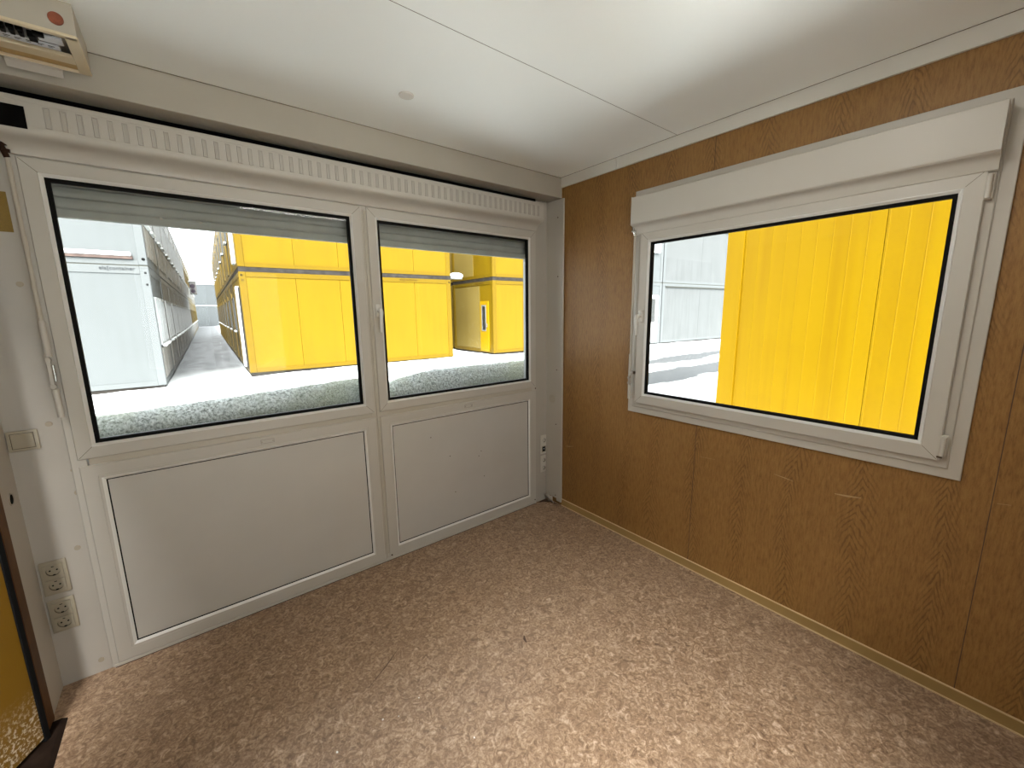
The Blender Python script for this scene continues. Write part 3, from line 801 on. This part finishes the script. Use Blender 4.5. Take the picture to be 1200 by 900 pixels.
def container(px, py, z0, L, W, H_, pal, label, group=None, yaw=YAW, joint=.12, topband=None, rails=True, front=(), side=(), cat='container', seams=1.08, post=.15, snowcap=False, name='container', joint_mat=None, base=.06, tb=.115):
    """front face lies along local X at y=0 and looks to -Y; its left/right ends look along X.
    (px,py) = front-left-bottom corner in world"""
    root = bpy.data.objects.new(name, None); C.objects.link(root); root.location = (px, py, z0); root.rotation_euler = (0, 0, -yaw)
    tag(root, label, cat, group)
    paint_, post_ = pal
    def P(nm, bm, mat, parent=None): 
        o = obj(nm, bm, mat, parent or root); return o
    zt = H_-joint
    bm = B()
    for x in (0, L-post):
        for y in (0, W-post): box(bm, x, x+post, y, y+post, base, zt, .01, 1)
    for z in ((base, base+.10), (zt-tb, zt)):
        box(bm, post, L-post, .004, .10, z[0], z[1]); box(bm, post, L-post, W-.10, W-.004, z[0], z[1])
        box(bm, .004, .10, post, W-post, z[0], z[1]); box(bm, L-.10, L-.004, post, W-post, z[0], z[1])
    P('frame', bm, post_)
    bm = B()
    # four walls in one shell: panels with narrow seams as real grooves
    d = .018
    def wallrun(a0, a1, put):
        n = max(1, round((a1-a0)/seams)); st = (a1-a0)/n
        for i in range(n): put(a0+st*i+(.004 if i else 0), a0+st*(i+1)-(.004 if i < n-1 else 0))
    z1, z2 = base+.10, zt-tb
    wallrun(post, L-post, lambda a, c: (box(bm, a, c, d, .06, z1, z2), box(bm, a, c, W-.06, W-d, z1, z2)))
    wallrun(post, W-post, lambda a, c: (box(bm, d, .06, a, c, z1, z2), box(bm, L-.06, L-d, a, c, z1, z2)))
    box(bm, .04, L-.04, .045, W-.045, z1, z2)
    P('wall_panel', bm, paint_)
    bm = B(); box(bm, .01, L-.01, .012, W-.012, zt, H_); P('joint_band', bm, joint_mat or 'joint')
    if base: bm = B(); box(bm, .03, L-.03, .03, W-.03, -.12, base); P('plinth', bm, 'joint')
    if snowcap:
        bm = B(); box(bm, -.02, L+.02, -.02, W+.02, H_, H_+.07, .03, 2); P('snow_cap', bm, 'snow_clump')
    for fn in front+side: fn(root, L, W, H_, zt)
    return root

# facade pieces; face 'l' = left end (looks to -X), 'r' = right end, 'f' = front
def fbox(bm, face, a0, a1, d0, d1, z0, z1, L, W, bev=0):
    """a along face (left to right seen from outside), d = outward distance"""
    if face == 'f': box(bm, a0, a1, -d1, -d0, z0, z1, bev)
    elif face == 'l': box(bm, -d1, -d0, W-a1, W-a0, z0, z1, bev)
    else: box(bm, L+d0, L+d1, a0, a1, z0, z1, bev)
def win(face, a0, a1, z0, z1, glass='winglass', frame='white_paint', sill=True, mull=0, panel=False):
    def f(root, L, W, H_, zt):
        bm = B(); w = .06
        fbox(bm, face, a0, a1, -.03, .015, z0, z0+w, L, W); fbox(bm, face, a0, a1, -.03, .015, z1-w, z1, L, W)
        fbox(bm, face, a0, a0+w, -.03, .015, z0+w, z1-w, L, W); fbox(bm, face, a1-w, a1, -.03, .015, z0+w, z1-w, L, W)
        for k in range(mull):
            c = a0+(a1-a0)*(k+1)/(mull+1); fbox(bm, face, c-w/2, c+w/2, -.03, .015, z0+w, z1-w, L, W)
        o = obj('window_frame', bm, frame, root)
        bm = B(); fbox(bm, face, a0+w, a1-w, -.028, -.012, z0+w, z1-w, L, W); obj('pane', bm, glass, o)
        if sill:
            bm = B(); fbox(bm, face, a0+.12, a1-.12, 0, .07, z0-.04, z0+.01, L, W, .01); obj('snowy_sill', bm, 'snow_clump', o)
    return f
def blank(face, a0, a1, z0, z1, mat, nm='lower_panel', d=.006):
    def f(root, L, W, H_, zt):
        bm = B(); fbox(bm, face, a0, a1, -.03, d, z0, z1, L, W, .004); obj(nm, bm, mat, root)
    return f
def door(face, a0, a1, z0, z1, mat, glass='doorglass', gl=None, frame=None, hand=1):
    def f(root, L, W, H_, zt):
        bm = B(); fbox(bm, face, a0, a1, -.02, .012, z0, z1, L, W, .004); o = obj('door', bm, mat, root)
        if frame:
            bm = B(); fbox(bm, face, a0-.05, a0, -.02, .02, z0, z1+.05, L, W); fbox(bm, face, a1, a1+.05, -.02, .02, z0, z1+.05, L, W); fbox(bm, face, a0, a1, -.02, .02, z1, z1+.05, L, W)
            obj('door_frame', bm, frame, root)
        if gl:
            g0, g1, gz0, gz1 = gl
            bm = B()
            for q in ((g0-.04, g0, gz0-.04, gz1+.04), (g1, g1+.04, gz0-.04, gz1+.04), (g0, g1, gz0-.04, gz0), (g0, g1, gz1, gz1+.04)):
                fbox(bm, face, q[0], q[1], 0, .022, q[2], q[3], L, W)
            obj('light_frame', bm, 'ac', o)
            bm = B(); fbox(bm, face, g0, g1, 0, .015, gz0, gz1, L, W); obj('pane', bm, glass, o)
            hx_ = (g1+.10) if hand > 0 else (g0-.10)
            bm = B(); fbox(bm, face, hx_-.012, hx_+.012, 0, .05, gz0+.1, gz0+.22, L, W, .004); fbox(bm, face, hx_-.06, hx_+.012, .04, .055, gz0+.15, gz0+.17, L, W); obj('handle', bm, 'metal_dull', o)
    return f
def lettering(s, size, x, z, mat):
    def f(root, L, W, H_, zt):
        me = text_mesh(s, size).copy(); me.materials.clear(); me.materials.append(M[mat])
        o = bpy.data.objects.new('lettering', me); C.objects.link(o); o.parent = root
        o.location = (x, -.001, z); o.rotation_euler = (PI/2, 0, 0)
    return f
def holes(face, pts, r=.022):
    def f(root, L, W, H_, zt):
        for a, z in pts:
            bm = B()
            if face == 'f': cyl(bm, (a, -.004, z), (a, .01, z), r, 14)
            obj('corner_hole', bm, 'black', root)
    return f

YP = ('yel', 'yel_post'); YO = ('yel_old', 'yel_old_post'); WP = ('wht', 'wht_post')
DX, DYv = math.sin(YAW), math.cos(YAW); NX, NYv = math.cos(YAW), -math.sin(YAW)
L6, W3 = 5.66, 2.80

# big yellow pair across the yard
yz = -.013
ysd = (win('l', 1.05, 2.02, .20, 2.12, glass='doorglass', frame='white_paint', sill=True), )
def recess(root, L, W, H_, zt):
    bm = B(); fbox(bm, 'l', 2.02, 2.62, -.03, .004, .12, 2.16, L, W); obj('dark_recess', bm, 'joint', root)
def white_jamb(z0, z1):
    def f(root, L, W, H_, zt):
        bm = B(); fbox(bm, 'l', 1.62, 1.98, -.03, .05, z0, z1, L, W, .01); obj('white_jamb', bm, 'snow_clump', root)
    return f
container(-.98, 9.69, yz, L6, W3, 2.62, YP, 'yellow container on the snow across the yard, its long side seen through both front windows', 'big yellow containers across the yard',
          front=(lettering('ela[container', .10, 3.98, 2.425, 'letter_y'), holes('f', ((.06, 2.42), (.07, 2.30), (5.60, 2.42)))), side=(recess, white_jamb(.14, 2.2)))
container(-.98, 9.69, yz+2.62, L6, W3, 2.62, YP, 'yellow container stacked on top of the long yellow one across the yard', 'big yellow containers across the yard', side=(white_jamb(.14, 2.4),), snowcap=True, base=.0)
# yellow with door, further right
dr = door('l', 1.98, 2.52, .10, 1.83, 'yel_door_lit', gl=(2.13, 2.33, .84, 1.66))
lettering_side = lambda root, L, W, H_, zt: None
def side_letter(root, L, W, H_, zt):
    me = text_mesh('ela[container', .10).copy(); me.materials.clear(); me.materials.append(M['letter_y'])
    o = bpy.data.objects.new('lettering', me); C.objects.link(o); o.parent = root
    o.location = (-.001, W-1.72-.0, 2.42); o.rotation_euler = (PI/2, 0, -PI/2); o.location.y = W-1.70
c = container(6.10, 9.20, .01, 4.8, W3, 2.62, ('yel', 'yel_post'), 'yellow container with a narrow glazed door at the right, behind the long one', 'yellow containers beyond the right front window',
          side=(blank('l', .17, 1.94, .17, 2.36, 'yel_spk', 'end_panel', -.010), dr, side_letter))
container(6.10, 9.20, 2.63, 4.8, W3, 2.62, ('yel', 'yel_post'), 'yellow container stacked above the one with the narrow glazed door', 'yellow containers beyond the right front window',
          side=(blank('l', .17, 1.55, .10, 2.36, 'yel_spk', 'end_panel', -.010),), snowcap=True, base=.0)
# behind the gap between them
for lv, nm in ((0, 'lower'), (1, 'upper')):
    container(1.15, 12.50, .01+2.62*lv, 5.35, 2.5, 2.62, YO, 'weathered yellow container deep in the gap between the yellow blocks, %s one' % nm, 'containers in the gap between the yellow blocks', snowcap=(lv == 1), base=.06*(1-lv))
    container(6.75, 12.08, .01+2.62*lv, 4.2, 2.5, 2.62, YO, 'weathered yellow container standing behind the one with the glazed door, %s one' % nm, 'containers in the gap between the yellow blocks', snowcap=(lv == 1), base=.06*(1-lv))

# small snowy lamp on the corner by the gap
t = Thing('outdoor_lamp', (4.9, 9.55, 2.55), label='small snow-covered lamp at the corner of the long yellow container', cat='lamp')
bm = B(); box(bm, 4.70, 5.12, 9.50, 9.66, 2.52, 2.62, .02); t.part('bracket', bm, 'ac')
bm = B(); bmesh.ops.create_icosphere(bm, subdivisions=3, radius=1, matrix=Matrix.Translation((4.93, 9.56, 2.63)) @ Matrix.Diagonal((.24, .13, .10, 1))); t.part('snow_cap', bm, 'snow_clump', smooth=True)

# white pair at the left of the alley: front face is the long side running to the left
wz = -.097
def white_front(root, L, W, H_, zt):
    bm = B(); box(bm, .05, L-.15, -.03, .01, H_+.045, H_+.12, .004); obj('rusty_ledge', bm, 'rail_rust', root)
    bm = B(); box(bm, .05, L-.12, -.05, .01, H_+.115, H_+.20, .02); obj('snow_line', bm, 'snow_clump', root)
WX, WY = -2.58, 9.55
def alley_windows(tone='white_paint', glass='winglass'):
    return (win('r', .38, 1.32, .92, 1.98, glass, tone, mull=1), win('r', 1.46, 2.42, .92, 1.98, glass, tone, mull=1),
            blank('r', .38, 1.32, .20, .86, 'wht_old'), blank('r', 1.46, 2.42, .20, .86, 'wht_old'),
            )
container(WX-L6*NX, WY-L6*NYv, wz, L6, W3, 2.617, WP, 'white container with lettering at the left corner of the alley, ground level', 'white containers at the left of the alley', joint=.022, joint_mat='joint_thin', tb=.155,
          front=(lettering('ela[container', .098, L6-.76, 2.505, 'letter'), holes('f', ((L6-.06, 2.46), (L6-.06, 2.22)), .02), ), side=alley_windows())
container(WX-L6*NX, WY-L6*NYv, wz+2.617, L6, W3, 2.617, WP, 'white container stacked above the lettered one at the left corner of the alley', 'white containers at the left of the alley', joint=.03, joint_mat='joint_thin',
          front=(holes('f', ((L6-.06, .12),), .03), lambda root, L, W, H_, zt: [obj('rusty_ledge', box(B(), .05, L-.22, -.03, .01, .11, .175, .004), 'rail_rust', root), obj('snow_line', box(B(), .05, L-.24, -.05, .01, .17, .25, .02), 'snow_clump', root)]), side=alley_windows(), snowcap=True, base=.0)

# the two rows of containers that line the alley
ORD = 'second third fourth fifth sixth seventh eighth ninth tenth eleventh twelfth thirteenth fourteenth fifteenth sixteenth seventeenth eighteenth'.split()
def copy_tree(src, loc, label):
    r = src.copy(); C.objects.link(r); r.location = loc; r['label'] = label
    for ch in src.children:
        c_ = ch.copy(); C.objects.link(c_); c_.parent = r
        for g2 in ch.children:
            d_ = g2.copy(); C.objects.link(d_); d_.parent = c_
    return r
protos = {}
def row_unit(key, i, lv, x, y, z, label, group, builder):
    if key not in protos: protos[key] = builder(x, y, z, label, group)
    else: copy_tree(protos[key], (x, y, z), label)
def lab(ordn, colr, side, lv): return '%s container, %s one along the %s side of the alley, %s level' % (colr, ordn, side, ('ground', 'upper')[lv])
for i in range(1, 17):
    for lv in (0, 1):
        s = W3*i+.01*i
        yellow = (lv == 1 and 8 <= i <= 11) or (lv == 0 and 9 <= i)
        x = WX+DX*s-L6*NX; y = WY+DYv*s-L6*NYv; z = wz+2.617*lv+.012*max(0, i-4)
        if yellow:
            row_unit('ly%d' % lv, i, lv, x, y, z, lab(ORD[i-1], 'weathered yellow', 'left', lv), 'containers lining the left side of the alley',
                     lambda x, y, z, l, g: container(x, y, z, L6, W3, 2.617, YO, l, g, joint=.04, side=alley_windows('yel_old_post', 'doorglass'), base=.06*(1-lv)))
        else:
            row_unit('lw%d' % lv, i, lv, x, y, z, lab(ORD[i-1], 'stained white', 'left', lv), 'containers lining the left side of the alley',
                     lambda x, y, z, l, g: container(x, y, z, L6, W3, 2.617, ('wht_old', 'wht_old'), l, g, joint=.04, side=alley_windows(), base=.06*(1-lv)))
for i in range(1, 9):
    for lv in (0, 1):
        s = W3*i+.01*i
        x = -.98+DX*s; y = 9.69+DYv*s; z = yz+2.62*lv+.01*max(0, i-4)
        L_ = 1.75 if False else L6
        if i == 1: L_ = 1.8
        row_unit('r%d_%d' % (lv, i == 1), i, lv, x, y, z, lab(ORD[i-1], 'weathered yellow', 'right', lv), 'containers lining the right side of the alley',
                 lambda x, y, z, l, g: container(x, y, z, L_, W3, 2.62, YO, l, g, joint=.10,
                 side=(door('l', .5, 1.4, .12, 2.1, 'yel_old', frame='yel_old_post'), win('l', 1.62, 2.4, 1.0, 2.0, 'doorglass', 'wht_dirty')), base=.06*(1-lv)))
# end of the alley
for k, xx in enumerate((-7.4, -1.6, 4.2)):
    for lv in (0, 1):
        container(xx, 62.5, .10+2.62*lv, 5.7, W3, 2.62, ('grey_end', 'grey_end'), 'pale grey container closing the far end of the alley, %s, %s level' % (('left one', 'middle one', 'right one')[k], ('ground', 'upper')[lv]),
                  'pale grey containers at the far end of the alley', joint=.05, joint_mat='snow_clump', base=.06*(1-lv), seams=3)
# air conditioner on the left row
ac_s = 26.6
ax, ay = WX+DX*ac_s+.09, WY+DYv*ac_s
t = Thing('air_conditioner', (ax+.2, ay, 3.0), label='white air conditioner unit hung high on the left row of the alley', cat='air conditioner')
bm = B(); box(bm, ax+.03, ax+.42, ay-.45, ay+.45, 3.0, 3.85, .03); t.part('housing', bm, 'ac')
bm = B(); cyl(bm, (ax+.2, ay-.46, 3.56), (ax+.2, ay-.44, 3.56), .15, 20); cyl(bm, (ax+.2, ay-.46, 3.22), (ax+.2, ay-.44, 3.22), .14, 20); t.part('fan_grille', bm, 'ac_dark')
bm = B(); box(bm, ax, ax+.46, ay-.5, ay+.5, 3.85, 3.95, .04); t.part('snow_cap', bm, 'snow_clump')

# right-hand white pair seen through the side window
R0 = (14.05, 7.85)
for lv in (0, 1):
    container(R0[0], R0[1], .0+2.62*lv, L6, W3, 2.62, ('wht_dirty', 'wht_post'), 'grey-white container beyond the side window, %s' % ('ground level' if lv == 0 else 'stacked on top'), 'white containers beyond the side window',
              joint=.03, joint_mat='joint_thin', snowcap=(lv == 1), base=.06*(1-lv), yaw=math.radians(3.6), seams=2.7, front=(lambda root, L, W, H_, zt: obj('drip_rail', box(B(), .2, L-.2, -.03, .01, zt-.16, zt-.13, .004), 'joint_thin', root),))
    container(R0[0]-2.83, R0[1]+.18, .0+2.62*lv, 2.78, W3, 2.62, ('wht', 'wht_post'), ('white container with a glazed door, at the left edge of the side window', 'white container stacked above the one with the glazed door')[lv], 'white containers with doors beyond the side window',
              joint=.03, joint_mat='joint_thin', snowcap=(lv == 1), base=.06*(1-lv), yaw=math.radians(3.6), seams=4,
              front=(door('f', 1.75, 2.58, .12, 2.08, 'white_paint', gl=(2.0, 2.34, .98, 1.92)),) if lv == 0 else (win('f', 1.75, 2.58, 1.2, 1.95, 'winglass', 'white_paint'),))

# near yellow container right outside the side window
XN = 2.38
def near_yellow(lv):
    root = bpy.data.objects.new('container', None); C.objects.link(root); root.location = (XN, -.15, .0+2.62*lv); root.rotation_euler = (0, 0, -PI/2)
    tag(root, ('yellow ribbed container standing right outside the side window, ground level', 'yellow ribbed container on top of the one right outside the side window')[lv], 'container', 'near yellow containers outside the side window')
    L_, z2 = L6, 2.62
    # local X runs along -world Y, local -Y looks to world -X
    bm = B()
    box(bm, 0, .162, -.012, .15, .0, z2); box(bm, L_-.16, L_, -.012, .15, 0, z2); box(bm, 0, .16, W3-.15, W3, 0, z2); box(bm, L_-.16, L_, W3-.15, W3, 0, z2)
    box(bm, .162, L_-.16, -.006, .1, 2.56, 2.62); box(bm, .162, L_-.16, -.006, .1, 0, .10)
    obj('frame', bm, 'yel_rib', root)
    pw = (L_-.32)/5
    for i in range(5):
        bm = B(); a0 = .164+pw*i; a1 = .164+pw*(i+1)-.004
        # shallow ribbed sheet
        n = 9; st = (a1-a0)/n; pts = [(a0, .004)]
        for k in range(n):
            q = a0+st*k
            pts += [(q+st*.06, .004), (q+st*.09, .0027), (q+st*.11, .0027), (q+st*.14, .004)]
        pts += [(a1, .004), (a1, .05), (a0, .05)]
        extr(bm, [(p[0], p[1]) for p in pts], .10, 2.56, 'z')
        obj('wall_panel', bm, 'yel_rib', root)
    bm = B(); box(bm, .1, L_-.1, .05, W3-.02, .02, 2.6); obj('body', bm, 'yel', root)
    if lv:
        bm = B(); box(bm, -.02, L_+.02, -.02, W3+.02, 2.62, 2.69, .03); obj('snow_cap', bm, 'snow_clump', root)
near_yellow(0); near_yellow(1)
# unseen containers added to block daylight at the open door
container(-3.75-W3, -5.3, .0, W3, L6, 2.62, YP, 'unseen yellow container added outside the door to block daylight', yaw=0)
container(-3.75-W3, -5.3, 2.62, W3, L6, 2.62, YP, 'upper unseen yellow container added outside the door to block daylight', yaw=0, base=.0)

# ------------------------------------------------------------------ light
w = bpy.data.worlds.new('sky'); bpy.context.scene.world = w; w.use_nodes = True
nt = w.node_tree; bg = nt.nodes['Background']
tc = N(nt, 'ShaderNodeTexCoord'); sep = N(nt, 'ShaderNodeSeparateXYZ'); nt.links.new(tc.outputs['Generated'], sep.inputs[0])
col = ramp(nt, sep.outputs[2], [(.0, (.84, .90, .93)), (.5, (.90, .96, 1.0)), (1.0, (.92, .97, 1.0))])
nt.links.new(col, bg.inputs[0]); bg.inputs[1].default_value = 3.4

# bright side of the overcast: a very broad, high sun behind the room
sl = bpy.data.lights.new('hazy_sun', 'SUN'); sl.energy = 23; sl.angle = math.radians(45); sl.color = (1, .985, .96)
so = bpy.data.objects.new('hazy_sun', sl); C.objects.link(so)
el, azs = math.radians(50), math.radians(204)
so.rotation_euler = Vector((math.sin(azs)*math.cos(el), math.cos(azs)*math.cos(el), math.sin(el))).to_track_quat('Z', 'Y').to_euler()

# added fill lamp, out of view: opal diffuser over the middle of the floor
M['opal'] = emission('fill_diffuser', (1, .96, .88), 30)
LX, LY = -1.24, -1.74
t = Thing('fill_lamp', (LX, LY, H), label='added fill lamp with an opal diffuser, out of view over the middle of the room', cat='fill lamp')
bm = B(); box(bm, LX-.42, LX+.42, LY-.06, LY+.06, H-.015, H, .003); t.part('housing', bm, 'pvc')
bm = B(); extr(bm, [(LY-.055, H-.015), (LY-.045, H-.040), (LY-.03, H-.045), (LY+.03, H-.045), (LY+.045, H-.040), (LY+.055, H-.015)], LX-.41, LX+.41); t.part('fill_lamp_diffuser', bm, 'opal')

# ------------------------------------------------------------------ camera
yaw, pitch, roll, f = .665731331849223, .17403616126972155, -.012285037352648444, 480.1260769
cy_, sy_ = math.cos(yaw), math.sin(yaw); cp, sp_ = math.cos(pitch), math.sin(pitch); cr, sr = math.cos(roll), math.sin(roll)
fw = Vector((sy_*cp, cy_*cp, -sp_)); rt = Vector((cy_, -sy_, 0)); up = rt.cross(fw)
r2 = cr*rt+sr*up; u2 = -sr*rt+cr*up
cam = bpy.data.cameras.new('camera'); co = bpy.data.objects.new('camera', cam); C.objects.link(co)
mt = Matrix(((r2.x, u2.x, -fw.x, -2.0995554995), (r2.y, u2.y, -fw.y, -2.2228797666), (r2.z, u2.z, -fw.z, 1.4597892122), (0, 0, 0, 1)))
co.matrix_world = mt
cam.sensor_width = 36; cam.lens = 36*f/1200; cam.clip_start = .02; cam.clip_end = 300
sc = bpy.context.scene; sc.camera = co
sc.view_settings.view_transform = 'Standard'; sc.view_settings.look = 'None'; sc.view_settings.gamma = 1
sc.view_settings.use_curve_mapping = False; sc.view_settings.exposure = .14
sc.cycles.max_bounces = 14; sc.cycles.diffuse_bounces = 8; sc.cycles.transparent_max_bounces = 16; sc.cycles.sample_clamp_indirect = 6
sc.cycles.caustics_reflective = False; sc.cycles.caustics_refractive = False
sc.cycles.use_denoising = True
